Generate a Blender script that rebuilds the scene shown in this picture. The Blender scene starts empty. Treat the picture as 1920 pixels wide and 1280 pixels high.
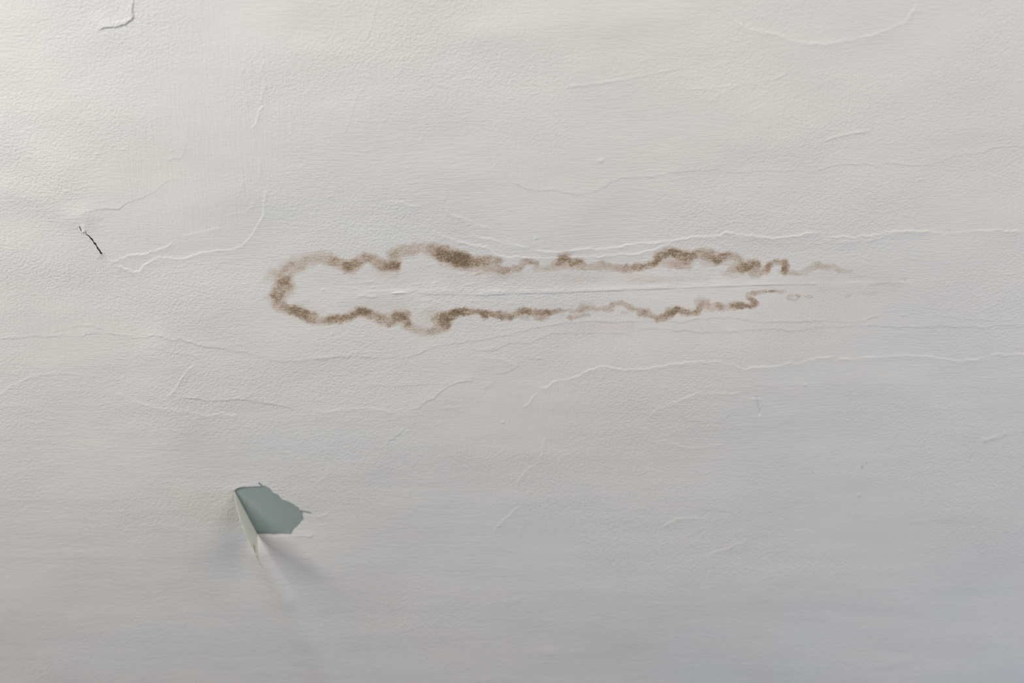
import bpy, math
import numpy as np
from mathutils import Vector, Matrix

# ---------------------------------------------------------------- camera, world, lights, exposure
S = bpy.context.scene
W, H = 1920.0, 1280.0
LENS = 50.0
F = LENS / 36.0 * W                      # focal length in pixels
TILT = math.radians(25)
CZ = 1.30
AX = 1.60                                # distance to the ceiling along the view axis
ZC = CZ + AX * math.cos(TILT)            # ceiling height
ST, CT = math.sin(TILT), math.cos(TILT)
MM = 0.001

cam = bpy.data.objects.new('camera', bpy.data.cameras.new('camera'))
S.collection.objects.link(cam); S.camera = cam
right = Vector((-1, 0, 0)); up = Vector((0, CT, ST)); fwd = Vector((0, -ST, CT))
m = Matrix((right, up, -fwd)).transposed().to_4x4(); m.translation = Vector((0, 0, CZ))
cam.matrix_world = m
cam.data.lens = LENS; cam.data.sensor_width = 36; cam.data.clip_start = 0.05
cam.data.dof.use_dof = True
cam.data.dof.focus_distance = 1.555
cam.data.dof.aperture_fstop = 2.2

wd = bpy.data.worlds.new('room_light'); S.world = wd; wd.use_nodes = True
bg = wd.node_tree.nodes['Background']
bg.inputs[0].default_value = (0.95, 0.97, 1.0, 1); bg.inputs[1].default_value = 0.03

def area(name, loc, target, sx, sy, power, col):
    l = bpy.data.lights.new(name, 'AREA'); l.shape = 'RECTANGLE'; l.size = sx; l.size_y = sy
    l.energy = power; l.color = col
    o = bpy.data.objects.new(name, l); S.collection.objects.link(o)
    o.location = loc
    d = Vector(target) - Vector(loc)
    o.rotation_euler = d.to_track_quat('-Z', 'Y').to_euler()
    return o
# daylight of the windows: one towards the upper left of the picture, one far to the right of it; then two added fills
area('window_and_fill_light', (1.38, 0.58, ZC - 1.06), (0, -0.75, ZC), 0.95, 0.9, 28, (0.99, 0.985, 0.975))
area('window_and_fill_light', (-1.0, 0.25, ZC - 1.2), (0, -0.75, ZC), 1.3, 0.9, 11.5, (1.0, 0.91, 0.82))
area('window_and_fill_light', (-1.88, -1.83, ZC - 0.99), (0, -0.75, ZC), 0.9, 0.7, 9.6, (0.44, 0.66, 1.0))  # added cool fill, gives the lower right its bluish tone
area('window_and_fill_light', (1.79, -1.43, ZC - 0.52), (0.4, -1.0, ZC), 0.6, 0.5, 1.5, (1.0, 0.78, 0.72))  # added pinkish fill, no window there; lifts the lower left corner

S.view_settings.view_transform = 'Standard'; S.view_settings.look = 'None'
S.view_settings.gamma = 1; S.view_settings.use_curve_mapping = False
S.view_settings.exposure = 0.31

# ---------------------------------------------------------------- geometry helpers
def to_plane(px, py, drop=0.0):
    """point of the ceiling (hanging 'drop' metres below it) that the camera sees at px, py"""
    a = (px - W / 2) / F; b = (H / 2 - py) / F
    dx = -a; dy = b * CT - ST; dz = b * ST + CT
    t = (ZC - CZ) / dz
    return dx * t, dy * t

def lattice(seed):
    return np.random.RandomState(seed).rand(256, 256).astype(np.float32) * 2 - 1
def vnoise(x, y, seed):
    g = lattice(seed)
    xi = np.floor(x); yi = np.floor(y); fx = x - xi; fy = y - yi
    xi = xi.astype(np.int64) & 255; yi = yi.astype(np.int64) & 255
    x1 = (xi + 1) & 255; y1 = (yi + 1) & 255
    fx = fx * fx * fx * (fx * (fx * 6 - 15) + 10); fy = fy * fy * fy * (fy * (fy * 6 - 15) + 10)
    return (g[yi, xi] * (1 - fx) + g[yi, x1] * fx) * (1 - fy) + (g[y1, xi] * (1 - fx) + g[y1, x1] * fx) * fy
def fbm(x, y, seed, n=3):
    r = 0; a = 1.0
    for k in range(n):
        r = r + a * vnoise(x * 2**k + 17 * k, y * 2**k + 31 * k, seed + k); a *= 0.5
    return r / (2 - 2.0**(1 - n))
def sstep(a, b, x):
    t = np.clip((x - a) / (b - a), 0, 1); return t * t * (3 - 2 * t)

# grid in picture pixels, fine where the camera looks, coarse out to the rest of the ceiling
STEP = 1.4
def axis(lo, hi, far_lo, far_hi):
    mid = np.arange(lo, hi + STEP, STEP)
    def tail(n_end, start, sgn):
        out = []; p = start; s = STEP
        while (p - n_end) * sgn < 0:
            s *= 1.22; p += s * sgn; out.append(p)
        return out
    return np.array(tail(far_lo, mid[0], -1)[::-1] + list(mid) + tail(far_hi, mid[-1], 1))
gx = axis(-40, 1960, -3200, 5100)
gy = axis(-40, 1320, -2600, 3000)
NX, NY = len(gx), len(gy)
PX, PY = np.meshgrid(gx, gy)
HT = np.zeros_like(PX)                   # metres towards the room

def crop(ox, oy, sc, pts):
    return [(ox + p[0] / sc, oy + p[1] / sc) + tuple(p[2:]) for p in pts]
K = 1905 / 640.0
CR = {1: (0, 0), 2: (640, 0), 3: (1280, 0), 4: (0, 430), 5: (640, 430), 6: (1280, 430), 7: (640, 850), 8: (1280, 850)}
def C(n, pts): return crop(CR[n][0], CR[n][1], K, pts)

# slight wander so that lines drawn between points come out jagged
WX = PX + 1.3 * vnoise(PX / 7, PY / 7, 3) + 1.6 * vnoise(PX / 19, PY / 19, 5)
WY = PY + 1.1 * vnoise(PX / 6, PY / 6, 4) + 1.7 * vnoise(PX / 17, PY / 17, 6)

def window(pts, mrg):
    xs = [p[0] for p in pts]; ys = [p[1] for p in pts]
    a = np.searchsorted(gx, [min(xs) - mrg, max(xs) + mrg]); b = np.searchsorted(gy, [min(ys) - mrg, max(ys) + mrg])
    return slice(max(b[0], 0), min(b[1] + 1, NY)), slice(max(a[0], 0), min(a[1] + 1, NX))

def line_field(pts, X, Y):
    best = np.full(X.shape, 1e9); side = np.zeros(X.shape); along = np.zeros(X.shape)
    L = [math.hypot(q[0] - p[0], q[1] - p[1]) + 1e-6 for p, q in zip(pts, pts[1:])]
    tot = sum(L); acc = 0
    for (p, q), l in zip(zip(pts, pts[1:]), L):
        ux, uy = (q[0] - p[0]) / l, (q[1] - p[1]) / l
        rx, ry = X - p[0], Y - p[1]
        t = np.clip(rx * ux + ry * uy, 0, l)
        d = np.hypot(rx - t * ux, ry - t * uy)
        mk = d < best
        best = np.where(mk, d, best)
        side = np.where(mk, np.sign(ry * ux - rx * uy), side)
        along = np.where(mk, (acc + t) / tot, along); acc += l
    return best, side, along, tot

OWNER = np.zeros((NY, NX), np.int32)     # which piece of the ceiling a vertex cell belongs to
pieces = []                              # (name, label)
def piece(name, label=None):
    pieces.append((name, label)); return len(pieces)

CRACK = 1.75
def crack(kind, A, pts, w=None, own=True, label=None, half=2.6, soft=1.0, full=False, straight=False):
    """W: step facing the light, D: step facing away, R: ridge, G: groove; A height in mm"""
    w = w or 9.0
    A = A * CRACK
    sl = window(pts, max(w * 3.2, 8) + 6)
    X, Y = (PX[sl], PY[sl]) if (straight or kind == 'R') else (WX[sl], WY[sl])
    d, s, t, tot = line_field(pts, X, Y)
    ch = (pts[-1][0] - pts[0][0], pts[-1][1] - pts[0][1])
    flip = 1.0 if (-ch[1] * 0.55 + ch[0] * 0.83) >= 0 else -1.0
    sd = d * s * flip
    e = 14.0 / max(tot, 20)
    tap = sstep(0, e, t) * sstep(0, e, 1 - t) if not full else 1.0
    tap = tap * (0.72 + 0.4 * vnoise(X / 24, Y / 24, 9))
    if kind in 'WD':
        if kind == 'D': sd = -sd
        h = A * sstep(-soft, soft, sd) * np.exp(-np.maximum(sd, 0) / w) * np.where(d < w * 3.2, 1, 0)
    elif kind == 'R':
        h = A * np.exp(-(d / (soft * 1.5))**2)
    else:
        h = -A * np.exp(-(d / soft)**2)
    HT[sl] += h * tap * MM
    if own:
        i = piece('crack' if kind != 'R' else 'brush_ridge', label)
        hit = (d < half) & (PY[sl] > -20) & (PY[sl] < 1300) & (PX[sl] > -20) & (PX[sl] < 1940)
        OWNER[sl][hit] = i

# ---- broad unevenness of the old plaster
HT += 0.32 * MM * fbm(PX / 300 + 3, PY / 34, 50, 3) * (0.25 + 0.75 * sstep(600, 900, PY))
HT += 3.0 * MM * fbm(PX / 330, PY / 230, 40, 2) + 0.42 * MM * fbm(PX / 95 + 9, PY / 60, 44, 2)
near = (PX > -60) & (PX < 1980) & (PY > -60) & (PY < 1340)
HT += 0.020 * MM * fbm(PX / 9, PY / 6, 47, 2) * near

def soft_ridge(a, b, wid, A):
    sl = window([a, b], wid * 3)
    d, s, t, tot = line_field([a, b], PX[sl], PY[sl])
    HT[sl] += A * MM * np.exp(-(d / wid)**2)
def bump(x, y, rx, ry, A):
    sl = window([(x, y)], max(rx, ry) * 3)
    HT[sl] += A * MM * np.exp(-((PX[sl] - x) / rx)**2 - ((PY[sl] - y) / ry)**2)
soft_ridge((505, 1035), (760, 1560), 34, 5.0)
soft_ridge((300, 655), (345, 790), 40, 2.2)
soft_ridge((20, 355), (150, 405), 30, 1.5)
soft_ridge((455, 1000), (540, 1120), 16, 1.0)
soft_ridge((900, 70), (1270, 30), 40, 1.6)
soft_ridge((600, 1010), (900, 1090), 40, -0.7)
soft_ridge((0, 250), (110, 330), 40, 1.8)

# ---- seam and cracks -------------------------------------------------------
crack('D', 0.5, C(5, [(430, 362), (530, 365), (800, 368), (1000, 358), (1150, 358), (1350, 348), (1600, 340), (1905, 328)])
      + C(6, [(250, 318), (500, 308), (760, 306)]), w=13, straight=True, label='long straight seam along the middle of the stain')
crack('W', 0.22, C(5, [(60, 345), (300, 340), (560, 338), (1100, 340), (1500, 325), (1905, 312)]) + C(6, [(300, 305), (700, 296), (1300, 290)]), w=16, own=False, straight=True, soft=3)
crack('G', 0.10, C(6, [(760, 306), (1050, 303), (1250, 298), (1500, 302)]), own=True)

crack('W', 0.50, C(5, [(500, 0), (560, 35), (640, 65), (700, 80), (820, 97), (860, 135), (910, 152), (1100, 155), (1400, 148), (1640, 138), (1720, 115), (1800, 88), (1850, 70)])
      , w=8, label='pale crack running just above the top rim of the stain')
crack('W', 0.62, C(5, [(1075, 113), (1170, 120), (1270, 118), (1370, 102), (1430, 112), (1560, 95), (1690, 75), (1830, 62), (1905, 50)])
      + C(6, [(60, 35), (210, 30), (240, 12), (350, 28), (500, 45), (620, 35), (740, 10), (790, 15)]), w=9, label='bright raised crack above the stain, reaching to the right')
crack('W', 0.62, C(6, [(800, 38), (960, 38), (1080, 22), (1180, 5), (1250, 1), (1400, 8), (1450, 18), (1640, 3), (1800, 5), (1905, 12), (2020, 8)]), w=9)
crack('W', 0.35, C(6, [(760, 45), (830, 55), (880, 62), (1000, 55), (1060, 48), (1140, 24)]), w=6)
crack('W', 0.40, C(5, [(710, 15), (760, 42), (840, 48), (900, 72), (1000, 90), (1060, 92)]), w=7)
crack('W', 0.25, C(2, [(455, 1070), (520, 1090), (582, 1108)]), w=7)
crack('D', 0.30, C(2, [(584, 1108), (570, 1155)]), w=5, own=False, full=True)
crack('W', 0.32, C(2, [(570, 1155), (610, 1190), (680, 1217), (760, 1250), (850, 1275)]), w=7)
crack('W', 0.28, C(2, [(255, 1112), (300, 1128), (330, 1120), (370, 1145), (455, 1148)]), w=7)
# left field
crack('W', 0.46, C(4, [(590, 160), (615, 175), (650, 172), (665, 155), (685, 155), (710, 138), (790, 132), (870, 120), (930, 95), (970, 55)]), w=8, label='short pale crack running right from the dark slit')
crack('W', 0.25, C(4, [(1000, 38), (1100, 20), (1190, 2), (1260, -10)]), w=7)
crack('W', 0.46, C(4, [(640, 200), (700, 210), (740, 230), (775, 232), (800, 205), (820, 185), (890, 150), (1000, 165), (1060, 155), (1130, 125), (1300, 112), (1350, 90), (1380, 60), (1415, 5)])
      + C(1, [(1465, 1210), (1475, 1100), (1485, 1030)]), w=8, label='long pale crack curving up left of the stain')
crack('W', 0.20, C(1, [(1485, 1025), (1450, 990), (1445, 920), (1440, 880), (1415, 830), (1405, 760)]), w=6)
crack('W', 0.42, C(1, [(1390, 725), (1425, 680), (1445, 610), (1480, 578)]), w=7)
crack('W', 0.30, C(1, [(1455, 545), (1475, 490)]), w=6, full=True)
crack('W', 0.26, C(1, [(1460, 450), (1458, 380), (1468, 320)]), w=6)
crack('W', 0.13, C(1, [(1455, 300), (1440, 130)]), w=6, own=False)
crack('W', 0.22, C(1, [(1245, 1195), (1360, 1185), (1410, 1150), (1405, 1060)]), w=6)
crack('W', 0.12, C(1, [(1320, 1100), (1350, 1020), (1390, 980)]), w=6, own=False)
crack('D', 0.30, C(1, [(450, 1195), (500, 1175), (580, 1170), (670, 1160), (720, 1130), (800, 1105), (880, 1060), (955, 990)]), w=7)
crack('D', 0.22, C(1, [(1005, 430), (1020, 490)]), w=5)
crack('D', 0.16, C(1, [(1045, 640), (1045, 800), (1010, 880), (920, 905)]), w=6)
crack('D', 0.16, C(1, [(850, 92), (905, 78)]), w=5, own=False)
crack('W', 0.10, C(1, [(900, 350), (970, 385)]), w=5, own=False)
crack('D', 0.30, C(4, [(-90, 612), (0, 610), (60, 605), (200, 598), (470, 600), (490, 580), (600, 578), (740, 598), (810, 600), (870, 585), (930, 605), (1100, 640), (1200, 655), (1380, 690), (1480, 720), (1580, 742), (1700, 735), (1905, 713)])
      + C(5, [(340, 720), (400, 705), (500, 665), (700, 630), (900, 595), (1050, 560), (1200, 530), (1400, 515), (1520, 520), (1700, 512), (1905, 512)])
      + C(6, [(170, 490), (260, 490), (340, 500), (410, 518), (560, 515), (700, 512), (860, 518), (900, 513), (960, 520), (1020, 512), (1060, 488), (1110, 480)]),
      w=7, label='hairline crack crossing the ceiling just below the stain')
crack('D', 0.20, C(4, [(280, 580), (400, 545), (520, 545), (640, 570)]), w=6)
crack('W', 0.18, C(4, [(1600, 735), (1750, 715), (1905, 690)]) + C(5, [(200, 675), (330, 672)]), w=7)
crack('D', 0.26, C(4, [(950, 645), (1000, 670)]), w=5)
crack('D', 0.30, C(4, [(980, 685), (1030, 698), (1100, 715)]), w=5, full=True)
crack('W', 0.42, C(4, [(920, 935), (970, 890), (1010, 825), (1050, 775), (1110, 740)]), w=7)
crack('W', 0.26, C(4, [(-60, 935), (0, 910), (100, 850), (180, 820), (240, 822)]), w=7)
crack('W', 0.16, C(4, [(150, 812), (250, 800), (480, 805), (560, 815)]), w=7)
crack('W', 0.26, C(4, [(640, 900), (750, 955), (870, 985), (1050, 1005), (1160, 1035), (1250, 1020), (1340, 1038)]), w=7)
crack('D', 0.42, C(4, [(1000, 925), (1050, 940), (1230, 955), (1390, 945), (1470, 970), (1620, 990), (1660, 1010)]), w=7)
crack('W', 0.28, C(4, [(1752, 1080), (1752, 1015), (1820, 1010), (1905, 1002)]) + C(5, [(170, 993), (300, 1025)]), w=7)
crack('W', 0.16, C(4, [(1815, 1270), (1825, 1160)]) , w=6, own=False)
crack('W', 0.20, [(590, 905), (612, 890), (616, 862)], w=6, own=False)
crack('W', 0.14, C(4, [(0, 352), (300, 350), (600, 352)]), w=20, own=False, soft=5)
crack('G', 0.07, C(4, [(600, 380), (820, 382), (1100, 375)]), own=False)
# centre right, below the stain
crack('D', 0.30, C(5, [(720, 687), (740, 680), (870, 670), (930, 635), (1060, 638), (1150, 590), (1220, 578), (1400, 580), (1500, 585), (1640, 575)]), w=7)
crack('D', 0.28, C(5, [(1635, 553), (1780, 552), (1860, 565), (1905, 560)]) + C(6, [(100, 570), (250, 570), (400, 558), (500, 555), (600, 565), (720, 560), (760, 548), (870, 548), (940, 540), (1080, 538), (1200, 548), (1300, 550), (1400, 542), (1500, 545), (1700, 545), (1820, 535), (1905, 548), (2020, 560)]), w=7)
crack('D', 0.20, C(6, [(1380, 478), (1420, 480), (1500, 490), (1560, 502), (1750, 510), (1905, 505)]), w=7)
crack('W', 0.30, C(5, [(730, 700), (870, 718), (910, 722), (970, 760)]), w=6)
crack('D', 0.26, C(5, [(890, 805), (970, 775)]), w=5, full=True)
crack('D', 0.22, C(5, [(780, 900), (830, 870), (890, 840)]), w=5)
crack('D', 0.40, C(5, [(385, 1015), (440, 1000), (480, 960), (520, 945), (560, 900), (640, 860), (760, 840)]), w=7)
crack('D', 0.26, C(5, [(250, 1270), (260, 1180), (300, 1160), (370, 1100)]), w=6)
crack('D', 0.14, C(5, [(0, 870), (280, 880), (640, 860)]), w=10, own=False)
crack('W', 0.40, C(5, [(1100, 880), (1150, 875), (1200, 840), (1270, 835), (1300, 820), (1380, 780), (1470, 760), (1550, 775), (1700, 770), (1905, 735)])
      + C(6, [(210, 725), (270, 745), (340, 772), (500, 760), (680, 738), (750, 715), (850, 712)]), w=8, label='pale raised crack crossing the grey area below the stain')
crack('W', 0.44, C(6, [(850, 722), (1000, 715), (1150, 705), (1210, 698), (1280, 705), (1380, 712), (1440, 722), (1520, 732), (1640, 725), (1700, 705), (1760, 690), (1905, 695), (2020, 690)]), w=8)
crack('W', 0.28, C(5, [(1000, 997), (1050, 970), (1060, 945), (1100, 905)]), w=6)
crack('R', 0.14, C(5, [(500, 1002), (700, 995)]), own=False)
crack('W', 0.28, C(5, [(1700, 1040), (1820, 970), (1905, 935)]) + C(6, [(70, 905), (140, 905), (330, 908)]), w=8)
crack('D', 0.22, C(6, [(0, 1060), (170, 1078), (240, 1050), (290, 1005)]), w=8)
crack('W', 0.26, C(6, [(-150, 1160), (0, 1215), (100, 1220), (240, 1190)]), w=8)
crack('W', 0.26, C(7, [(975, 180), (1020, 100), (1090, 50), (1120, 0)]) + C(5, [(1120, 1210), (1140, 1130)]), w=7)
crack('W', 0.30, C(7, [(835, 440), (930, 345), (1010, 285)]), w=7)
crack('G', 0.9, C(6, [(412, 940), (420, 990), (430, 1038)]), soft=1.5, full=True, label='short upright crack with a pale bar at its top')
crack('W', 0.6, C(6, [(355, 943), (400, 942), (460, 935)]), w=5)
crack('W', 0.12, C(6, [(395, 1045), (460, 1042)]), w=5, own=False)
crack('G', 0.45, C(6, [(1622, 1262), (1610, 1290)]), full=True)
crack('R', 0.42, C(6, [(1650, 1190), (1740, 1160), (1830, 1130)]), soft=2.6, label='low pale ridge at the right edge')
crack('W', 0.28, C(7, [(1780, 405), (1860, 370), (1905, 360)]) + C(8, [(0, 358), (60, 360), (110, 372)]), w=8)
crack('D', 0.22, C(8, [(0, 480), (70, 455), (130, 410)]), w=8)
crack('D', 0.20, C(8, [(60, 310), (160, 320), (260, 330), (320, 370)]), w=10)
crack('W', 0.26, C(8, [(120, 580), (200, 540), (330, 500), (370, 465)]), w=10)
crack('W', 0.16, C(8, [(600, 430), (700, 430), (770, 455)]), w=10, own=False)
crack('D', 0.22, C(7, [(385, 260), (388, 180), (390, 100), (430, 42), (460, 38)]), w=6)
crack('W', 0.20, C(7, [(405, 168), (470, 164)]), w=5)
crack('D', 0.22, C(7, [(358, 392), (390, 330), (435, 310)]), w=6)
crack('D', 0.22, C(7, [(840, 510), (900, 540), (980, 565)]), w=9, own=False, soft=3)
crack('R', 0.26, C(7, [(880, 830), (960, 830), (1010, 790)]), soft=4, own=False)
crack('R', 0.24, C(7, [(1080, 1115), (1220, 1105)]), soft=7, own=False)
crack('R', 0.22, C(8, [(1060, 1195), (1180, 1165), (1300, 1140)]), soft=6, own=False)
crack('R', 0.22, C(8, [(1240, 395), (1400, 372), (1500, 355)]), soft=3, own=False)
# upper middle and right
crack('D', 0.18, C(2, [(110, 300), (130, 250), (175, 140), (200, 60), (215, -20)]), w=7)
crack('D', 0.16, C(2, [(20, 760), (60, 640), (90, 540), (155, 460), (160, 380)]), w=7)
crack('W', 0.10, C(2, [(170, 850), (200, 740), (235, 640)]), w=7, own=False)
crack('D', 0.16, C(2, [(290, 545), (315, 460), (335, 385), (350, 290)]), w=6)
crack('R', 0.20, C(2, [(345, 655), (380, 668)]), own=False)
crack('D', 0.18, C(2, [(380, 820), (400, 740)]), w=4, own=False)
crack('D', 0.20, C(2, [(430, 1000), (435, 930)]), w=4, own=False)
for q in [(300, 130), (312, 175), (318, 215), (332, 252), (402, 709), (415, 872), (835, 200), (822, 268)]:
    (x, y), = C(2, [q]); bump(x, y, 2.4, 2.2, 0.20)
crack('W', 0.16, C(2, [(600, 440), (700, 436), (860, 424), (1000, 408)]), w=9, own=False)
crack('R', 0.24, C(2, [(1250, 485), (1420, 465), (1600, 440), (1750, 405), (1905, 378)]), soft=1.8, label='faint straight brush ridge sloping up to the right')
crack('R', 0.10, C(2, [(1300, 455), (1500, 430), (1700, 388), (1900, 362)]), own=False)
crack('R', 0.08, C(2, [(1500, 545), (1650, 522), (1780, 490)]), own=False)
crack('D', 0.26, C(2, [(950, 1005), (1020, 1050), (1080, 1062), (1230, 1065), (1320, 1088), (1400, 1075), (1480, 1040), (1560, 995), (1700, 990), (1830, 965), (1905, 962)])
      + C(3, [(170, 945), (340, 968), (480, 950), (640, 958)]), w=7, label='grey hairline crack high above the right half of the stain')
crack('D', 0.26, C(3, [(740, 965), (820, 930), (1010, 910), (1080, 925), (1150, 912), (1270, 928), (1400, 915), (1520, 872), (1680, 855), (1730, 830), (1860, 815), (1905, 825), (2000, 822)]), w=7)
for q in [(1720, 950), (1733, 985), (1700, 958)]:
    (x, y), = C(2, [q]); bump(x, y, 4, 1.3, 0.22)
crack('R', 0.18, C(3, [(0, 500), (150, 490), (300, 478), (370, 460), (520, 440), (600, 400)]), soft=1.4)
crack('R', 0.18, C(3, [(130, 580), (200, 530), (300, 480)]), soft=1.4)
crack('R', 0.42, C(3, [(775, 787), (870, 758), (960, 740), (1040, 730)]), soft=1.8, label='short raised brush ridge right of the middle, upper part')
rs = np.random.RandomState(7)
for k in range(46):                       # slanting brush and trowel scratches, upper right
    x = rs.uniform(250, 1250); y = 640 - (x - 250) * 0.22 + rs.uniform(-110, 60); l = rs.uniform(70, 260); sl_ = rs.uniform(0.38, 0.5)
    crack('R', rs.uniform(0.025, 0.075), C(3, [(x, y), (x + l, y - l * sl_)]), own=False, soft=1.1)
for k in range(26):                       # shallow strokes to their left
    x = rs.uniform(-120, 420); y = rs.uniform(590, 720); l = rs.uniform(70, 200)
    crack('R', rs.uniform(0.02, 0.05), C(3, [(x, y), (x + l, y + l * 0.1)]), own=False, soft=1.1)
for k in range(60):                       # long horizontal brush strokes
    x = rs.uniform(-60, 1800); y = rs.uniform(560, 1150); l = rs.uniform(80, 320)
    crack(rs.choice(['R', 'D', 'W']), rs.uniform(0.02, 0.06), [(x, y), (x + l * .5, y + rs.uniform(-4, 3)), (x + l, y + rs.uniform(-10, 5))], own=False, soft=1.6, w=6)
for k in range(34):                       # upright strokes, upper middle
    x = rs.uniform(600, 960); y = rs.uniform(60, 330); l = rs.uniform(30, 110)
    crack('R', rs.uniform(0.02, 0.045), [(x, y + l), (x + l * 0.12, y)], own=False, soft=1.3)
for k in range(40):                       # ropy paint along the seam
    x = rs.uniform(640, 900); y = 540 + rs.normal() * 14; l = rs.uniform(8, 40)
    crack('R', rs.uniform(0.14, 0.32), [(x, y), (x + l, y - l * rs.uniform(0.02, 0.3))], own=False, soft=1.3)
for k in range(30):
    x = rs.uniform(880, 1500); y = 540 - (x - 880) * 0.03 + rs.normal() * 18; l = rs.uniform(20, 90)
    crack('R', rs.uniform(0.03, 0.08), [(x, y), (x + l, y - l * 0.04)], own=False, soft=1.3)

# ---- blisters: the dome at the top right, the lifted sheet at the top left
dome = C(3, [(230, 40), (290, 110), (360, 155), (480, 180), (600, 215), (700, 240), (790, 240), (950, 215), (1100, 180), (1240, 120), (1300, 40), (1320, -60)])
crack('W', 0.48, dome, w=14, own=False, soft=2.0)
crack('R', 0.16, dome[2:10], own=False, soft=3.0)
i = piece('paint_blister', 'shallow round blister cut off by the top edge, right half')
def in_poly(pts, X, Y):
    ins = np.zeros(X.shape, bool); n = len(pts)
    for k in range(n):
        x0, y0 = pts[k]; x1, y1 = pts[(k + 1) % n]
        if y0 == y1: continue
        c = ((y0 > Y) != (y1 > Y)) & (X < (x1 - x0) * (Y - y0) / (y1 - y0) + x0)
        ins ^= c
    return ins
dp = dome + [(1720, -25), (1360, -25)]
OWNER[in_poly(dp, PX, PY) & (OWNER == 0)] = i
tl = C(1, [(540, 182), (580, 157), (640, 152), (700, 137), (742, 95), (742, 0), (738, -120)])
crack('D', 0.95, tl, w=22, own=False, soft=1.4)
i = piece('paint_blister', 'curled-up edge of paint at the top left corner')
sl = window(tl, 30)
d, s, t, tot = line_field(tl, WX[sl], WY[sl])
OWNER[sl][(d < 12) & (s * 1 < 0) & (PY[sl] > -20)] = i
OWNER[sl][(d < 2.2) & (PY[sl] > -20)] = i

# ---- grit and specks under the paint
specks = ([C(2, [(1448, 897, 5.5, 3.4, .8)]), C(2, [(1677, 657, 2.2, 1.6, .35)]), C(3, [(368, 142, 3.6, 2.2, .4)]), C(3, [(1310, 318, 4.5, 2.4, .35)]),
           C(3, [(1710, 547, 2.2, 2, .45)]), C(3, [(1325, 998, 3, 2, .5)]), C(3, [(1880, 450, 4.5, 2.5, .4)]), C(3, [(530, 430, 3, 2, .3)]), C(3, [(1230, 655, 3, 2, .25)]),
           C(6, [(685, 870, 3.2, 2.0, .7)]), C(6, [(945, 900, 3, 1.6, .3)]), C(6, [(1232, 478, 4.5, 1.8, .5)]), C(6, [(1815, 252, 7, 1.8, .5)]), C(6, [(1345, 615, 3.5, 1.6, .3)]),
           C(5, [(1085, 48, 2.2, 2, .6)]), C(5, [(1103, 720, 6, 1.8, .45)]), C(5, [(900, 1077, 2.4, 2, .6)]), C(8, [(985, 233, 3.4, 3, .7)]), C(8, [(1368, 88, 2.2, 3, .35)]),
           C(4, [(1850, 587, 3, 2, .5)]), C(1, [(543, 858, 4, 2, .4)]), C(1, [(525, 883, 3, 1.6, .35)]), C(1, [(370, 1063, 4, 1.8, .45)]), C(1, [(690, 832, 6, 2, .35)]),
           C(1, [(957, 840, 2.5, 2, .4)]), C(5, [(965, 293, 3, 1.6, .4)]), C(5, [(1283, 422, 3.5, 1.6, .5)]), C(6, [(215, 80, 3.2, 1.8, .35)]), C(4, [(1805, 338, 2.4, 1.8, .5)]), C(5, [(75, 330, 5, 1.6, .5)])])
for sp in specks:
    x, y, rx, ry, A = sp[0]
    bump(x, y, rx, ry, A)
    i = piece('paint_speck'); sl = window([(x, y)], 9)
    OWNER[sl][((PX[sl] - x) / (rx * 1.5))**2 + ((PY[sl] - y) / (ry * 1.7))**2 < 1] = i
for k in range(260):
    bump(rs.uniform(0, 1920), rs.uniform(0, 900), rs.uniform(1.6, 3.2), rs.uniform(1.4, 2.0), rs.uniform(0.04, 0.14))

# ---- water stain: density painted on the plaster from its tide lines
STN = np.zeros_like(PX); PNK = np.zeros_like(PX); BLC = np.zeros_like(PX)
SX = PX + 2.3 * vnoise(PX / 9, PY / 8, 60) + 1.6 * vnoise(PX / 4, PY / 3.6, 61)
SY = PY + 2.1 * vnoise(PX / 8, PY / 8, 62) + 1.5 * vnoise(PX / 3.8, PY / 3.4, 63)
def stroke(ox, oy, pts, sc=4.8, F_=None, k=1.0):
    F_ = STN if F_ is None else F_
    pts = [(ox + p[0] / sc, oy + p[1] / sc, p[2] / sc, p[3]) for p in pts]
    if len(pts) == 1: pts = pts + [(pts[0][0] + .01,) + pts[0][1:]]
    sl = window(pts, 26)
    X, Y = SX[sl], SY[sl]; out = np.zeros(X.shape)
    for p, q in zip(pts, pts[1:]):
        vx, vy = q[0] - p[0], q[1] - p[1]; l2 = vx * vx + vy * vy + 1e-9
        t = np.clip(((X - p[0]) * vx + (Y - p[1]) * vy) / l2, 0, 1)
        d = np.hypot(X - p[0] - t * vx, Y - p[1] - t * vy)
        r = p[2] + (q[2] - p[2]) * t; a = p[3] + (q[3] - p[3]) * t
        u = d / (r * 1.58)
        f = a * (1 - sstep(0.30, 1.12, u))
        out = np.maximum(out, f)
    F_[sl] = 1 - (1 - F_[sl]) * (1 - np.clip(out * k, 0, 1)) if F_ is not STN else np.maximum(F_[sl], out) + 0.35 * np.minimum(F_[sl], out)
o1 = (470, 430); o2 = (830, 430); o3 = (1190, 430); o4 = (1480, 430)
stroke(*o1, [(120, 475, 22, .12), (165, 440, 45, .26), (190, 400, 50, .3), (300, 450, 60, .4)])
stroke(*o1, [(180, 620, 50, .2), (240, 690, 45, .22), (330, 740, 35, .2)])
stroke(*o1, [(330, 740, 30, .2), (480, 690, 45, .12), (640, 740, 40, .08)])
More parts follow.
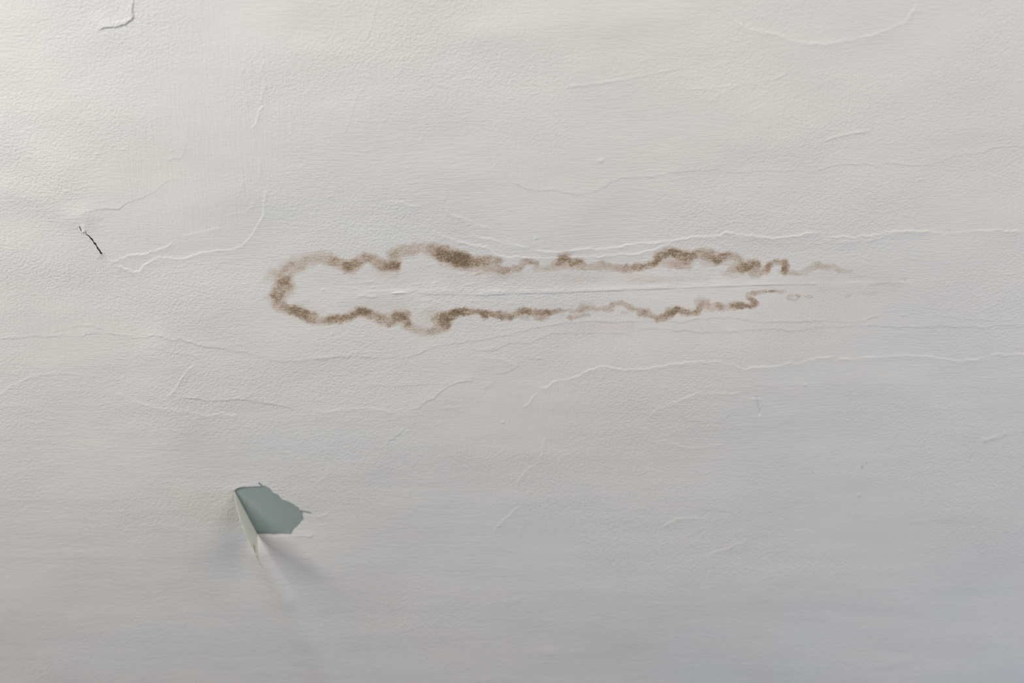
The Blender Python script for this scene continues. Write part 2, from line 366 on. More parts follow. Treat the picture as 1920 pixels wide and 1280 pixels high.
stroke(*o1, [(240, 600, 60, .60), (300, 520, 78, .62), (290, 430, 70, .50), (370, 350, 60, .48), (480, 300, 52, .38), (600, 265, 45, .40), (700, 275, 45, .56), (790, 310, 45, .75), (890, 345, 50, .88),
             (960, 300, 48, .7), (1050, 255, 42, .6), (1120, 280, 45, .6), (1180, 330, 45, .82), (1300, 335, 40, .92), (1290, 250, 58, .62), (1350, 200, 50, .5), (1450, 180, 50, .52), (1530, 165, 46, .48),
             (1620, 185, 52, .58), (1720, 210, 60, .68), (1820, 250, 65, .74), (1905, 280, 65, .76)])
stroke(*o1, [(300, 330, 45, .2), (420, 260, 40, .2), (560, 228, 30, .22), (690, 215, 34, .24), (740, 240, 30, .2)])
stroke(*o1, [(330, 500, 50, .3), (410, 520, 25, .18)])
stroke(*o1, [(1160, 390, 40, .15), (1300, 400, 40, .15)])
stroke(*o1, [(240, 600, 55, .62), (250, 670, 50, .5), (330, 720, 40, .62), (430, 740, 45, .86), (490, 770, 42, .92), (560, 800, 45, .66), (620, 830, 34, .46), (720, 810, 35, .84), (820, 810, 33, .86), (900, 790, 35, .76),
             (960, 750, 35, .92), (1020, 745, 36, 1.0), (1090, 775, 36, .82), (1170, 810, 42, .6), (1260, 830, 46, .55), (1310, 790, 46, .85), (1390, 790, 44, .8), (1400, 840, 45, .66), (1450, 890, 38, .42), (1530, 920, 32, .45),
             (1620, 925, 32, .5), (1700, 890, 45, .52), (1750, 850, 48, .62)])
stroke(*o1, [(1750, 850, 40, .6), (1680, 810, 42, .66), (1760, 790, 40, .78), (1840, 760, 32, .72), (1905, 738, 30, .68)])
stroke(*o1, [(1700, 700, 30, .1), (1640, 760, 60, .2), (1500, 830, 60, .1)])
stroke(*o1, [(820, 700, 40, .06), (1340, 680, 50, .1), (1330, 740, 60, .14)])
stroke(*o2, [(0, 228, 55, .76), (120, 252, 60, .78), (220, 280, 54, .92), (300, 298, 45, .96), (400, 278, 42, .70), (500, 278, 34, .58), (535, 280, 20, .3)])
stroke(*o2, [(0, 290, 45, .3), (150, 325, 40, .32), (300, 360, 36, .42), (450, 340, 40, .46), (500, 360, 36, .5), (600, 370, 30, .62), (690, 340, 28, .55), (720, 290, 30, .48), (790, 290, 26, .62), (850, 310, 22, .5), (835, 350, 24, .3), (930, 352, 24, .36), (1030, 332, 26, .38),
             (1200, 335, 26, .48), (1300, 345, 24, .42), (1400, 332, 36, .42), (1450, 320, 34, .5), (1540, 350, 28, .5), (1640, 357, 30, .66), (1770, 342, 28, .62), (1850, 330, 28, .4), (1915, 300, 34, .46)])
stroke(*o2, [(450, 400, 50, .16), (560, 415, 40, .18), (680, 400, 40, .1)])
stroke(*o2, [(1000, 295, 26, .3), (1060, 280, 38, .76), (1110, 262, 34, .84), (1170, 300, 26, .8), (1230, 290, 30, .84), (1275, 312, 20, .5)])
stroke(*o2, [(1050, 222, 24, .2), (1140, 218, 26, .24)])
stroke(*o2, [(1100, 440, 40, .10), (1190, 450, 30, .14), (1500, 440, 30, .06), (1900, 450, 30, .10)])
stroke(*o2, [(0, 800, 48, .82), (60, 780, 36, .74), (150, 740, 32, .88), (280, 738, 27, .82), (350, 752, 25, .8), (450, 765, 26, .66), (540, 775, 36, .7), (610, 780, 32, .66), (700, 740, 28, .72), (830, 745, 28, .80), (900, 750, 27, .76), (960, 745, 24, .7), (1060, 735, 17, .62), (1130, 735, 14, .48), (1200, 745, 16, .3),
             (1260, 715, 34, .5), (1350, 720, 22, .46), (1450, 720, 20, .46), (1510, 708, 25, .58), (1550, 665, 22, .52), (1620, 658, 18, .5), (1680, 700, 22, .5), (1750, 725, 20, .46), (1830, 722, 18, .34)])
stroke(*o2, [(20, 870, 40, .5)])
stroke(*o2, [(1260, 690, 30, .2), (1340, 670, 30, .14)])
stroke(*o2, [(360, 780, 22, .7), (395, 795, 20, .86)]); stroke(*o2, [(510, 790, 22, .7), (540, 812, 16, .7)]); stroke(*o2, [(610, 795, 22, .72)])
stroke(*o2, [(720, 780, 30, .32), (760, 785, 26, .3)]); stroke(*o2, [(840, 790, 20, .4), (880, 805, 18, .45), (935, 788, 18, .4)])
stroke(*o2, [(1145, 797, 18, .46), (1185, 795, 18, .48), (1220, 782, 14, .44), (1310, 778, 14, .42)])
stroke(*o2, [(1620, 745, 16, .22), (1660, 745, 14, .2)])
stroke(*o3, [(25, 770, 14, .66), (90, 750, 34, .62), (140, 775, 26, .56), (200, 797, 26, .52), (260, 792, 26, .58), (320, 745, 38, .84), (370, 720, 30, .84), (430, 735, 25, .68), (500, 750, 25, .62), (560, 740, 28, .68), (590, 680, 34, .62), (640, 660, 28, .55), (655, 690, 26, .6), (650, 720, 24, .25), (750, 690, 30, .68), (830, 700, 25, .4), (880, 682, 30, .78), (960, 680, 25, .8), (1040, 682, 20, .68), (1085, 655, 24, .78), (1040, 627, 20, .8), (1008, 612, 11, .5),
             (1020, 590, 16, .5), (1070, 570, 22, .62), (1130, 560, 18, .5), (1180, 550, 14, .6), (1250, 548, 13, .58), (1310, 555, 13, .34), (1370, 565, 13, .18)])
stroke(*o3, [(550, 640, 20, .3), (600, 630, 20, .22)])
stroke(*o3, [(0, 722, 18, .38), (60, 722, 18, .36), (120, 725, 14, .24)])
stroke(*o3, [(0, 342, 30, .62), (60, 345, 28, .62), (130, 325, 24, .42), (200, 290, 28, .66), (210, 250, 38, .82), (280, 220, 38, .86), (350, 208, 36, .86), (420, 245, 48, .76), (500, 250, 48, .7), (580, 215, 38, .62), (670, 225, 44, .66), (740, 270, 42, .88), (830, 240, 34, .66), (900, 240, 34, .48), (950, 275, 28, .48)])
stroke(*o3, [(270, 290, 45, .35), (390, 325, 30, .55), (470, 320, 44, .46)]); stroke(*o3, [(640, 290, 40, .28), (720, 300, 30, .35), (850, 290, 30, .2)])
stroke(*o3, [(830, 390, 22, .3), (880, 350, 38, .42), (960, 350, 46, .70), (1020, 330, 48, .86), (1100, 318, 36, .82), (1085, 375, 36, .76), (1055, 408, 24, .6), (1140, 392, 30, .62), (1200, 340, 30, .76), (1250, 300, 24, .64), (1355, 300, 24, .84), (1362, 360, 30, .84), (1345, 385, 26, .7), (1310, 385, 18, .3), (1430, 385, 20, .34), (1520, 402, 18, .2), (1600, 340, 28, .24), (1650, 322, 28, .30), (1750, 340, 24, .26), (1850, 362, 24, .22)])
stroke(*o3, [(800, 400, 25, .2), (1000, 400, 30, .2)])
stroke(*o3, [(0, 470, 28, .10), (200, 452, 25, .12), (640, 445, 18, .12), (700, 450, 18, .05)])
stroke(*o3, [(1375, 612, 11, .42), (1405, 588, 8, .3), (1455, 586, 8, .36), (1478, 608, 10, .5), (1440, 640, 9, .36), (1400, 628, 9, .36), (1380, 612, 9, .3)])
stroke(*o3, [(1530, 605, 8, .3), (1560, 588, 8, .28), (1598, 604, 9, .34), (1560, 620, 8, .24), (1535, 608, 8, .3)])
stroke(*o4, [(0, 392, 18, .28), (80, 400, 18, .26), (150, 365, 24, .24), (230, 322, 24, .30), (330, 342, 20, .2), (400, 332, 20, .24), (450, 370, 20, .26), (560, 375, 14, .22)])
stroke(*o4, [(560, 420, 16, .10), (680, 432, 14, .10)])
stroke(*o4, [(510, 605, 12, .30), (530, 585, 10, .24), (600, 575, 8, .12), (720, 572, 9, .2), (820, 560, 8, .1)])
stroke(*o4, [(720, 490, 8, .18), (800, 488, 8, .28), (950, 484, 7, .22), (1050, 485, 5, .2)])
stroke(*o4, [(980, 438, 6, .1), (1050, 442, 7, .2), (1100, 440, 4, .1)])
for q in [(1003, 80, 6, .34), (1024, 60, 4, .3), (728, 108, 5, .3), (1903, 80, 6, .3)]:
    stroke(1280, 850, [q], sc=K)
# faint pink-brown blush
for o, p in [(o1, [(600, 420, 60, .25), (900, 450, 50, .3), (1250, 420, 60, .4), (1500, 330, 90, .35), (1850, 400, 60, .4)]), (o1, [(850, 680, 50, .3), (1330, 650, 60, .5), (1450, 680, 50, .4)]),
             (o2, [(50, 420, 60, .4), (400, 420, 60, .35), (900, 420, 50, .2), (1200, 430, 60, .35), (1600, 430, 50, .25), (1900, 450, 50, .35)]), (o2, [(1020, 890, 36, .5), (1400, 880, 40, .6), (1680, 880, 30, .6)]),
             (o3, [(0, 460, 50, .4), (650, 440, 40, .35)]), (o3, [(350, 880, 30, .4), (800, 910, 40, .2)]), (o4, [(0, 500, 40, .2), (300, 420, 60, .5), (560, 360, 60, .35), (900, 440, 60, .45), (960, 500, 50, .5), (700, 570, 40, .4)]),
             (o4, [(200, 545, 18, .5), (420, 530, 18, .5)])]:
    stroke(*o, p, F_=PNK)
for p in [[(0, 1200, 120, .5), (30, 1240, 100, .4)], [(60, 380, 70, .2), (0, 330, 60, .25)], [(20, 560, 60, .15)], [(90, 780, 120, .3)]]:
    sl = window([(p[0][0], p[0][1])], 300)
    PNK[sl] = np.maximum(PNK[sl], 0.9 * p[0][3] * np.exp(-(((PX[sl] - p[0][0])**2 + (PY[sl] - p[0][1])**2) / p[0][2]**2)))
# washed-out plaster inside the stain, paler and cleaner
sl = window([(560, 545), (1560, 535)], 60)
dd, _, tt, _ = line_field([(560, 548), (800, 556), (1100, 545), (1560, 528)], SX[sl], SY[sl])
BLC[sl] = (1 - sstep(4, 34, dd)) * sstep(0, .1, tt) * sstep(0, .25, 1 - tt)
STN *= (0.88 + 0.22 * vnoise(PX / 13, PY / 9, 66))
STN = np.clip(STN, 0, 1.1)

rim_id = piece('stained_rim', 'mottled brown tide line')
mid_id = piece('washed_centre', 'pale plaster enclosed by the brown rim')
inner = [(505, 545), (530, 510), (580, 485), (640, 480), (700, 490), (760, 478), (800, 465), (860, 480), (930, 500), (1000, 498), (1100, 495), (1180, 500), (1240, 480), (1330, 478), (1400, 500), (1480, 500), (1540, 500), (1620, 515),
         (1700, 528), (1640, 548), (1590, 552), (1480, 546), (1420, 556), (1400, 572), (1320, 572), (1240, 590), (1180, 575), (1080, 580), (960, 586), (860, 590), (840, 610), (800, 622), (750, 600), (680, 588), (620, 600), (560, 590), (520, 570)]
OWNER[in_poly(inner, PX, PY)] = mid_id
OWNER[(STN > 0.085)] = rim_id

# ---- the torn opening and the dark slit
hole = crop(400, 870, 5.567, [(218, 268), (240, 250), (270, 240), (320, 232), (400, 233), (480, 230), (510, 222), (540, 224), (565, 236), (590, 256), (606, 268), (618, 292), (650, 306), (680, 320), (690, 338), (705, 360), (735, 372), (760, 382),
                              (800, 398), (840, 418), (858, 434), (885, 445), (897, 462), (903, 485), (928, 500), (935, 520), (930, 538), (942, 552), (936, 580), (915, 600), (900, 622), (884, 636), (870, 655), (850, 665), (838, 685), (826, 705), (812, 727),
                              (760, 722), (700, 718), (640, 722), (560, 716), (460, 720), (400, 608), (340, 496), (280, 384)])
slit = crop(120, 390, 9.145, [(376, 385), (384, 380), (393, 430), (440, 455), (462, 487), (500, 520), (518, 560), (552, 592), (572, 635), (598, 675), (628, 715), (640, 742), (663, 768), (655, 800), (646, 784), (622, 768), (608, 732), (572, 690), (552, 636), (512, 602), (508, 572), (478, 540), (446, 500), (432, 474), (386, 446)])
slit2 = crop(120, 390, 9.145, [(268, 295), (286, 296), (300, 340), (314, 384), (304, 384), (286, 340)])
bump(150, 405, 26, 16, 0.9); soft_ridge((158, 425), (190, 476), 7, 1.0)
crack('D', 0.5, crop(120, 390, 9.145, [(520, 897), (600, 850), (655, 812)]), w=4)
crack('W', 0.45, crop(120, 390, 9.145, [(225, 262), (262, 288), (280, 300)]), w=4, own=False)
bump(157.5, 432.5, 3.0, 3.2, 1.1)
# the paint tugs up round the opening
crack('D', 0.55, crop(400, 870, 5.567, [(218, 262), (300, 226), (400, 228), (480, 226), (500, 215), (474, 178)]), w=8, own=False, full=True)
crack('W', 0.5, crop(400, 870, 5.567, [(470, 735), (600, 735), (820, 742)]), w=7, own=False)
crack('G', 0.6, crop(400, 870, 5.567, [(905, 488), (950, 488), (990, 498), (1030, 518)]), own=True, soft=1.2, full=True, label='short dark tear at the right tip of the opening')
crack('W', 0.28, crop(400, 870, 5.567, [(1030, 520), (1090, 545), (1150, 530), (1200, 500), (1245, 440)]), w=6, own=True)
crack('D', 0.45, crop(400, 870, 5.567, [(820, 765), (900, 752), (950, 748), (1000, 752), (1090, 740)]), w=5)
crack('D', 0.25, crop(400, 870, 5.567, [(830, 955), (900, 966), (960, 970), (1060, 955)]), w=7, own=False, soft=2.5)

tear = crop(400, 870, 5.567, [(900, 480), (935, 485), (985, 492), (1008, 506), (1034, 522), (1000, 515), (960, 504), (926, 503)])
notch = crop(400, 870, 5.567, [(468, 174), (482, 190), (512, 216), (506, 225), (492, 216), (478, 200)])
# snap grid points near the torn outlines onto them
def snap(poly, PXa, PYa):
    cl = poly + [poly[0]]
    sl = window(poly, 6)
    X, Y = PXa[sl].copy(), PYa[sl].copy()
    best = np.full(X.shape, 1e9); bx = X.copy(); by = Y.copy()
    for p, q in zip(cl, cl[1:]):
        vx, vy = q[0] - p[0], q[1] - p[1]; l2 = vx * vx + vy * vy + 1e-9
        t = np.clip(((X - p[0]) * vx + (Y - p[1]) * vy) / l2, 0, 1)
        qx, qy = p[0] + t * vx, p[1] + t * vy
        d = np.hypot(X - qx, Y - qy); mk = d < best
        best = np.where(mk, d, best); bx = np.where(mk, qx, bx); by = np.where(mk, qy, by)
    mk = best < STEP * 0.62
    PXa[sl] = np.where(mk, bx, X); PYa[sl] = np.where(mk, by, Y)
QX, QY = PX.copy(), PY.copy()
for poly in (hole, slit, slit2, tear, notch): snap(poly, QX, QY)
POSX, POSY = to_plane(QX, QY)
POSZ = ZC - HT
P = np.stack([POSX, POSY, POSZ], -1)
du = np.gradient(P, axis=1); dv = np.gradient(P, axis=0)
N = np.cross(du, dv); N /= np.linalg.norm(N, axis=-1, keepdims=True) + 1e-20
N = np.where(N[..., 2:3] > 0, -N, N)

def height_at(px, py):
    i = np.clip(np.searchsorted(gx, px), 1, NX - 1); j = np.clip(np.searchsorted(gy, py), 1, NY - 1)
    return HT[j, i]

# ---------------------------------------------------------------- materials
def new_mat(name):
    mt = bpy.data.materials.new(name); mt.use_nodes = True
    nt = mt.node_tree; return mt, nt, nt.nodes['Principled BSDF'], nt.links
def node(nt, t, **kw):
    n = nt.nodes.new(t)
    for k, v in kw.items(): setattr(n, k, v)
    return n
def noise_tex(nt, vec, scale, detail, rough=0.5):
    n = node(nt, 'ShaderNodeTexNoise'); n.inputs['Scale'].default_value = scale; n.inputs['Detail'].default_value = detail
    n.inputs['Roughness'].default_value = rough; nt.links.new(vec, n.inputs['Vector']); return n.outputs['Fac']
def mapping(nt, vec, sc, rot=(0, 0, 0)):
    n = node(nt, 'ShaderNodeMapping'); n.inputs['Scale'].default_value = sc; n.inputs['Rotation'].default_value = rot
    nt.links.new(vec, n.inputs['Vector']); return n.outputs[0]
def math_(nt, op, a, b=None, c=None, clamp=False):
    n = node(nt, 'ShaderNodeMath', operation=op); n.use_clamp = clamp
    for k, v in enumerate((a, b, c)):
        if v is None: continue
        if isinstance(v, (int, float)): n.inputs[k].default_value = v
        else: nt.links.new(v, n.inputs[k])
    return n.outputs[0]
def rng(nt, v, a, b, c=0.0, d=1.0):
    n = node(nt, 'ShaderNodeMapRange'); nt.links.new(v, n.inputs[0])
    for k, x in enumerate((a, b, c, d)): n.inputs[k + 1].default_value = x
    return n.outputs[0]
def mix(nt, f, a, b):
    n = node(nt, 'ShaderNodeMix', data_type='RGBA')
    if isinstance(f, (int, float)): n.inputs['Factor'].default_value = f
    else: nt.links.new(f, n.inputs['Factor'])
    for v, k in ((a, 'A'), (b, 'B')):
        s = [i for i in n.inputs if i.name == k and i.type == 'RGBA'][0]
        if isinstance(v, tuple): s.default_value = v + (1,)
        else: nt.links.new(v, s)
    return [o for o in n.outputs if o.type == 'RGBA'][0]

BUMP = 1.0; RELIEF = 0.0009
def plaster(name):
    mt, nt, bs, L = new_mat(name)
    pos = node(nt, 'ShaderNodeNewGeometry').outputs['Position']
    # paint colour, slightly mottled, warmer and more neutral in patches
    big = noise_tex(nt, mapping(nt, pos, (3.0, 6.0, 1)), 1.0, 3)
    med = noise_tex(nt, mapping(nt, pos, (9, 22, 1)), 1.0, 3)
    col = mix(nt, rng(nt, big, 0.38, 0.62), (0.775, 0.755, 0.725), (0.735, 0.735, 0.725))
    col = mix(nt, rng(nt, med, 0.42, 0.68, 0, 0.45), col, (0.72, 0.695, 0.675))
    wear = node(nt, 'ShaderNodeAttribute', attribute_name='wear')
    sep = node(nt, 'ShaderNodeSeparateColor'); L.new(wear.outputs['Color'], sep.inputs[0])
    st, pk, bl = sep.outputs[0], sep.outputs[1], sep.outputs[2]
    col = mix(nt, math_(nt, 'MULTIPLY', bl, 0.45), col, (0.80, 0.80, 0.79))
    col = mix(nt, math_(nt, 'MULTIPLY', pk, 0.40), col, (0.70, 0.61, 0.57))
    # grainy brown deposit
    g1 = noise_tex(nt, mapping(nt, pos, (800, 1150, 1)), 1.0, 2, 0.6)
    g2 = noise_tex(nt, mapping(nt, pos, (170, 420, 1)), 1.0, 2, 0.6)
    gr = math_(nt, 'ADD', rng(nt, g1, 0.28, 0.72, 0.42, 1.32), rng(nt, g2, 0.3, 0.7, -0.16, 0.16))
    dens = math_(nt, 'MULTIPLY', st, gr, clamp=True)
    hue = noise_tex(nt, mapping(nt, pos, (60, 90, 1)), 1.0, 2)
    light = mix(nt, hue, (0.50, 0.37, 0.27), (0.47, 0.37, 0.25))
    dark = mix(nt, rng(nt, hue, 0.35, 0.65), (0.150, 0.085, 0.048), (0.140, 0.095, 0.052))
    sc = mix(nt, rng(nt, dens, 0.42, 1.1, 0, 1.0), light, dark)
    col = mix(nt, rng(nt, dens, 0.02, 0.62), col, sc)
    L.new(col, bs.inputs['Base Color'])
    bs.inputs['Roughness'].default_value = 0.62
    bs.inputs['Specular IOR Level'].default_value = 0.32
    # fine relief: stipple in some areas, brush hairs in others
    wv = noise_tex(nt, mapping(nt, pos, (6, 14, 1)), 1.0, 2)
    cb = node(nt, 'ShaderNodeCombineXYZ'); L.new(math_(nt, 'MULTIPLY', wv, 0.02), cb.inputs[1])
    ad = node(nt, 'ShaderNodeVectorMath', operation='ADD'); L.new(pos, ad.inputs[0]); L.new(cb.outputs[0], ad.inputs[1]); wpos = ad.outputs[0]
    a = noise_tex(nt, mapping(nt, pos, (330, 420, 1), (0, 0, 0.3)), 1.0, 2, 0.55)
    b = noise_tex(nt, mapping(nt, wpos, (60, 560, 1), (0, 0, 0.05)), 1.0, 3, 0.6)
    c = noise_tex(nt, mapping(nt, pos, (560, 40, 1), (0, 0, -0.12)), 1.0, 2, 0.55)
    m1 = rng(nt, noise_tex(nt, mapping(nt, pos, (5, 9, 1)), 1.0, 2), 0.36, 0.62)
    m2 = rng(nt, noise_tex(nt, mapping(nt, pos, (4, 5, 1), (0, 0, 1)), 1.0, 1), 0.5, 0.62)
    h = math_(nt, 'ADD', math_(nt, 'MULTIPLY', a, rng(nt, m1, 0, 1, 0.22, 1.0)), math_(nt, 'MULTIPLY', b, math_(nt, 'MULTIPLY', rng(nt, m1, 0, 1, 0.65, 0.28), rng(nt, m2, 0, 1, 1.0, 0.25))))
    h = math_(nt, 'ADD', h, math_(nt, 'MULTIPLY', c, math_(nt, 'MULTIPLY', m2, 0.45)))
    bp = node(nt, 'ShaderNodeBump'); bp.inputs['Strength'].default_value = BUMP; bp.inputs['Distance'].default_value = RELIEF
    L.new(h, bp.inputs['Height']); L.new(bp.outputs[0], bs.inputs['Normal'])
    return mt
M_PAINT = plaster('aged_white_ceiling_paint')

def flat_mat(name, base, other, scale, rough=0.7):
    mt, nt, bs, L = new_mat(name)
    pos = node(nt, 'ShaderNodeNewGeometry').outputs['Position']
    f = noise_tex(nt, pos, scale, 4, 0.6)
    L.new(mix(nt, rng(nt, f, 0.35, 0.7), base, other), bs.inputs['Base Color'])
    bs.inputs['Roughness'].default_value = rough
    bp = node(nt, 'ShaderNodeBump'); bp.inputs['Strength'].default_value = 0.5; bp.inputs['Distance'].default_value = 0.0003
    L.new(noise_tex(nt, pos, 300, 2), bp.inputs['Height']); L.new(bp.outputs[0], bs.inputs['Normal'])
    return mt
M_TEAL = flat_mat('old_teal_paint', (0.285, 0.355, 0.335), (0.335, 0.375, 0.350), 38)
M_BACK = flat_mat('flap_underside', (0.84, 0.86, 0.80), (0.78, 0.80, 0.73), 60)
nt = M_BACK.node_tree; tr = nt.nodes.new('ShaderNodeBsdfTranslucent'); tr.inputs[0].default_value = (0.90, 0.90, 0.84, 1)
mx = nt.nodes.new('ShaderNodeMixShader'); mx.inputs[0].default_value = 0.62       # the film is thin enough to let some light through
nt.links.new(nt.nodes['Principled BSDF'].outputs[0], mx.inputs[1]); nt.links.new(tr.outputs[0], mx.inputs[2])
nt.links.new(mx.outputs[0], nt.nodes['Material Output'].inputs['Surface'])
M_RUST = flat_mat('rusty_spot', (0.50, 0.36, 0.16), (0.62, 0.50, 0.30), 300)
M_GAP = flat_mat('shaded_cavity', (0.26, 0.28, 0.24), (0.20, 0.21, 0.18), 60)  # old paint behind the slit, its shade partly put into the colour
M_EDGE = flat_mat('paint_film_edge', (0.32, 0.36, 0.34), (0.25, 0.28, 0.26), 60)

# ---------------------------------------------------------------- build the ceiling and its pieces
def make(name, verts, faces, mat, parent=None, normals=None, wear=None, smooth=True):
    me = bpy.data.meshes.new(name)
    verts = np.asarray(verts, np.float32); faces = np.asarray(faces, np.int32)
    n = faces.shape[1]
    me.vertices.add(len(verts)); me.vertices.foreach_set('co', verts.ravel())
    me.loops.add(faces.size); me.loops.foreach_set('vertex_index', faces.ravel())
    me.polygons.add(len(faces)); me.polygons.foreach_set('loop_start', np.arange(0, faces.size, n, dtype=np.int32))
    me.polygons.foreach_set('loop_total', np.full(len(faces), n, np.int32))
    me.polygons.foreach_set('use_smooth', np.full(len(faces), smooth, bool))
    me.update(calc_edges=True)
    me.materials.append(mat)
    if wear is not None:
        at = me.attributes.new('wear', 'FLOAT_COLOR', 'POINT'); at.data.foreach_set('color', wear.astype(np.float32).ravel())
    if normals is not None:
        me.normals_split_custom_set_from_vertices(normals.tolist())
    o = bpy.data.objects.new(name, me); S.collection.objects.link(o)
    if parent: o.parent = parent
    return o

jj, ii = np.meshgrid(np.arange(NY - 1), np.arange(NX - 1), indexing='ij')
v00 = jj * NX + ii
quads = np.stack([v00, v00 + 1, v00 + NX + 1, v00 + NX], -1).reshape(-1, 4)
fx = (QX[:-1, :-1] + QX[1:, :-1] + QX[:-1, 1:] + QX[1:, 1:]) / 4
fy = (QY[:-1, :-1] + QY[1:, :-1] + QY[:-1, 1:] + QY[1:, 1:]) / 4
own = OWNER[:-1, :-1].copy()
for poly in (hole, slit, slit2, tear, notch): own[in_poly(poly, fx, fy)] = -1
own = own.ravel()
VP = P.reshape(-1, 3); VN = N.reshape(-1, 3)
VW = np.stack([STN, PNK, BLC, np.ones_like(STN)], -1).reshape(-1, 4)
# face winding so that the face normal points down into the room
q = quads[own.size // 2]; nz = np.cross(VP[q[1]] - VP[q[0]], VP[q[3]] - VP[q[0]])[2]
if nz > 0: quads = quads[:, ::-1]
def cut(name, mask, parent):
    f = quads[mask]; u, inv = np.unique(f, return_inverse=True)
    return make(name, VP[u], inv.reshape(-1, 4), M_PAINT, parent, VN[u], VW[u])
ceiling = cut('ceiling', own == 0, None)
ceiling['kind'] = 'structure'; ceiling['label'] = 'off-white painted plaster ceiling with cracks, brush marks and peeling paint'

stain = bpy.data.objects.new('water_stain', None); S.collection.objects.link(stain)
sx_, sy_ = to_plane(1000, 545); stain.location = (sx_, sy_, ZC)
stain['label'] = 'long brown ring-shaped water stain tapering to the right on the white ceiling'
stain['category'] = 'stain'
bpy.context.view_layer.update()
order = np.argsort(own, kind='stable'); so = own[order]
for k, (nm, lb) in enumerate(pieces, 1):
    a, b = np.searchsorted(so, [k, k + 1])
    if b - a < 6: continue
    idx = order[a:b]; f = quads[idx]; u, inv = np.unique(f, return_inverse=True)
    par = stain if nm in ('stained_rim', 'washed_centre') else ceiling
    o = make(nm, VP[u] - (np.array(stain.location) if par is stain else 0), inv.reshape(-1, 4), M_PAINT, par, VN[u], VW[u])
    if lb: o['label'] = lb

# ---- what shows through the openings
def sheet(name, poly, depth, mat, grow=1.25, label=None):
    c = np.mean(poly, axis=0)
    xs = [p[0] for p in poly]; ys = [p[1] for p in poly]
    w = (max(xs) - min(xs)) * (grow - 1) + 3; n = 24
    X, Y = np.meshgrid(np.linspace(min(xs) - w, max(xs) + w, n), np.linspace(min(ys) - w, max(ys) + w, n))
    hz = height_at(X, Y)
    x, y = to_plane(X, Y)
    z = ZC - hz.min() * 0 - np.mean(hz) + depth
    v = np.stack([x, y, np.broadcast_to(z, x.shape)], -1).reshape(-1, 3)
    j, i = np.meshgrid(np.arange(n - 1), np.arange(n - 1), indexing='ij'); a = (j * n + i).ravel()
    f = np.stack([a, a + n, a + n + 1, a + 1], -1)
    if nz <= 0: f = f[:, ::-1]
    o = make(name, v, f, mat, ceiling)
    if label: o['label'] = label
    return o
sheet('bared_undercoat', hole, 0.0014, M_TEAL, 1.2, 'grey-green older paint bared inside the torn opening')
sheet('slit_cavity', slit, 0.0035, M_GAP, 1.3, 'dark gap showing through the narrow slit')
sheet('slit_cavity', slit2, 0.0035, M_GAP, 1.6)
def rim(name, poly, depth, mat):
    cl = np.array(poly); x, y = to_plane(cl[:, 0], cl[:, 1]); h = height_at(cl[:, 0], cl[:, 1]); n = len(cl)
    v = np.concatenate([np.stack([x, y, ZC - h], -1), np.stack([x, y, ZC - h + depth], -1)])
    f = [[k, (k + 1) % n, (k + 1) % n + n, k + n] for k in range(n)]
    return make(name, v, f, mat, ceiling, smooth=False)
rim('torn_edge', hole, 0.0013, M_EDGE); rim('torn_edge', tear, 0.0013, M_EDGE); rim('torn_edge', notch, 0.0013, M_EDGE); rim('slit_edge', slit, 0.003, M_GAP); rim('slit_edge', slit2, 0.003, M_GAP)

# ---- the paint flap, hinged on the left side of the opening and hanging into the room
f0 = np.array(to_plane(*hole[0]) + (ZC - height_at(*hole[0]) - 0.0002,)); k1 = 41
f1p = crop(400, 870, 5.567, [(460, 720)])[0]
f1 = np.array(to_plane(*f1p) + (ZC - height_at(*f1p) - 0.0002,))
ax = (f1 - f0); ln = np.linalg.norm(ax); ax /= ln
side = np.cross(ax, (0, 0, 1.0)); side /= np.linalg.norm(side)
tipw = np.array(to_plane(569, 960) + (ZC,)) - f0
if np.dot(side, tipw) < 0: side = -side
OUT = np.array([np.array(to_plane(*p) + (ZC,)) - f0 for p in hole[:hole.index(f1p) + 1]])
ot = OUT @ ax; os_ = OUT @ side
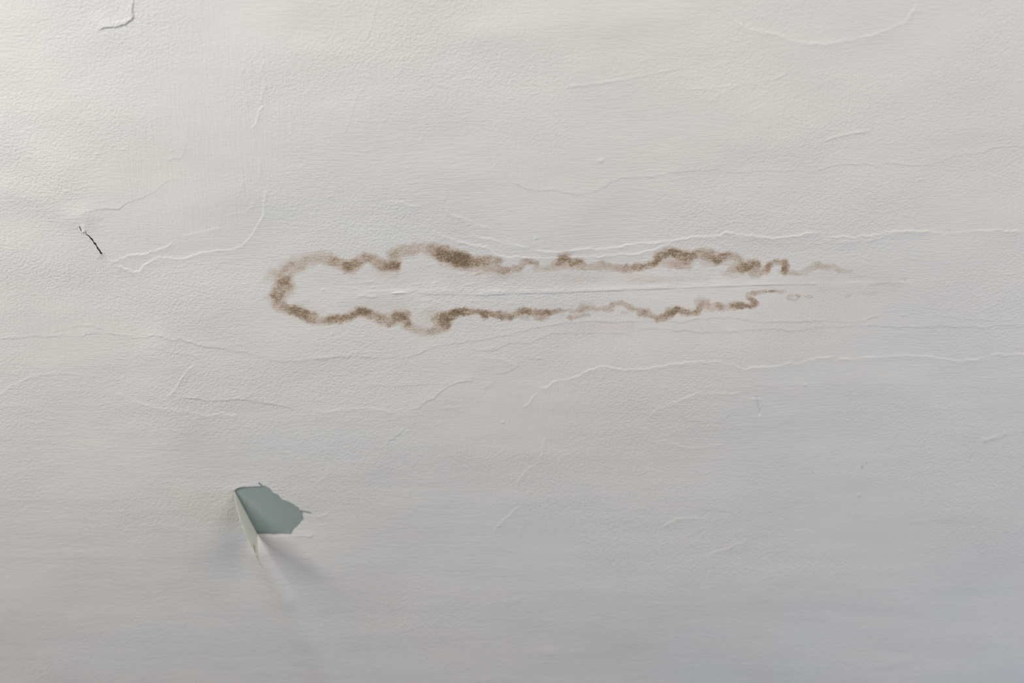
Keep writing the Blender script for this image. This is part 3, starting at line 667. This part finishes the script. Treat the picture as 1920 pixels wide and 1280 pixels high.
# width of the flap at each place along the hinge, its far tip running past the hinge's end
n_t, n_s = 44, 22
EXT = 1.24
tt_ = np.linspace(0, EXT, n_t)
prof_t = np.array([0, .1, .25, .4, .55, .7, .85, .97, 1.06, 1.15, 1.24])
prof_s = np.array([0, .12, .32, .48, .62, .75, .88, 1.0, .90, .97, .86]) * os_.max() * 1.0
lean0 = np.array([0.0, 0, 0])
def flap_pt(t, u, rag=True):
    smax = np.interp(t, prof_t, prof_s)
    if rag: smax = smax * (1 + 0.035 * math.sin(t * 37) + 0.03 * math.sin(t * 91 + 1))
    s0 = 0 if t <= 1 else (t - 1) / (EXT - 1) * 0.85 * smax
    s = s0 + (smax - s0) * u
    ang = math.radians(FA + FC * (s / os_.max()))
    sh = s * math.sin(ang); sa = s * math.cos(ang)
    p = f0 + ax * (t * ln + FT * s * s / os_.max()) + side * sa
    p = p + np.array([0, 0, -sh])
    return p
FA, FC, FT = 92.0, -13.0, 0.0
vs = []; fs = []
for a in range(n_t):
    for b in range(n_s):
        vs.append(flap_pt(tt_[a], b / (n_s - 1)))
for a in range(n_t - 1):
    for b in range(n_s - 1):
        k = a * n_s + b; fs.append([k, k + 1, k + n_s + 1, k + n_s])
base = f0.copy()
flap = bpy.data.objects.new('paint_flap', None); S.collection.objects.link(flap); flap.location = base
flap['label'] = 'torn paint flap hanging down beside the grey-green opening, lower left'; flap['category'] = 'paint flake'
fl = make('paint_film', np.array(vs) - base, fs, M_BACK, flap)
so_ = fl.modifiers.new('thickness', 'SOLIDIFY'); so_.thickness = 0.0007; so_.offset = 0
# rust-coloured residue near the free tip, lying on the film
def residue(pts, r, name='rust_spot'):
    nrm = np.cross(flap_pt(.9, .6, False) - flap_pt(.8, .6, False), flap_pt(.8, .7, False) - flap_pt(.8, .6, False)); nrm /= np.linalg.norm(nrm)
    if np.dot(nrm, np.array([0, 0, CZ]) - f0) < 0: nrm = -nrm
    vv = []; ff = []
    for (t, u, rr) in pts:
        b0 = len(vv); c = flap_pt(t, u, False) + nrm * 0.0006; e1 = ax; e2 = np.cross(ax, nrm)
        vv.append(c + nrm * 0.0003)
        for k in range(9):
            an = k * 2 * math.pi / 9; q_ = rr * (1 + .3 * math.sin(3 * an + t * 50))
            vv.append(c + e1 * math.cos(an) * q_ * 0.8 + e2 * math.sin(an) * q_)
        for k in range(9): ff.append([b0, b0 + 1 + k, b0 + 1 + (k + 1) % 9])
    return make(name, np.array(vv) - base, ff, M_RUST, flap)
rsp = residue([(.96, .52, .0040), (.955, .60, .0032), (.97, .68, .0034), (.96, .75, .0026), (1.0, .92, .0030)], 1)
rsp['label'] = 'small rust-brown residue near the tip'
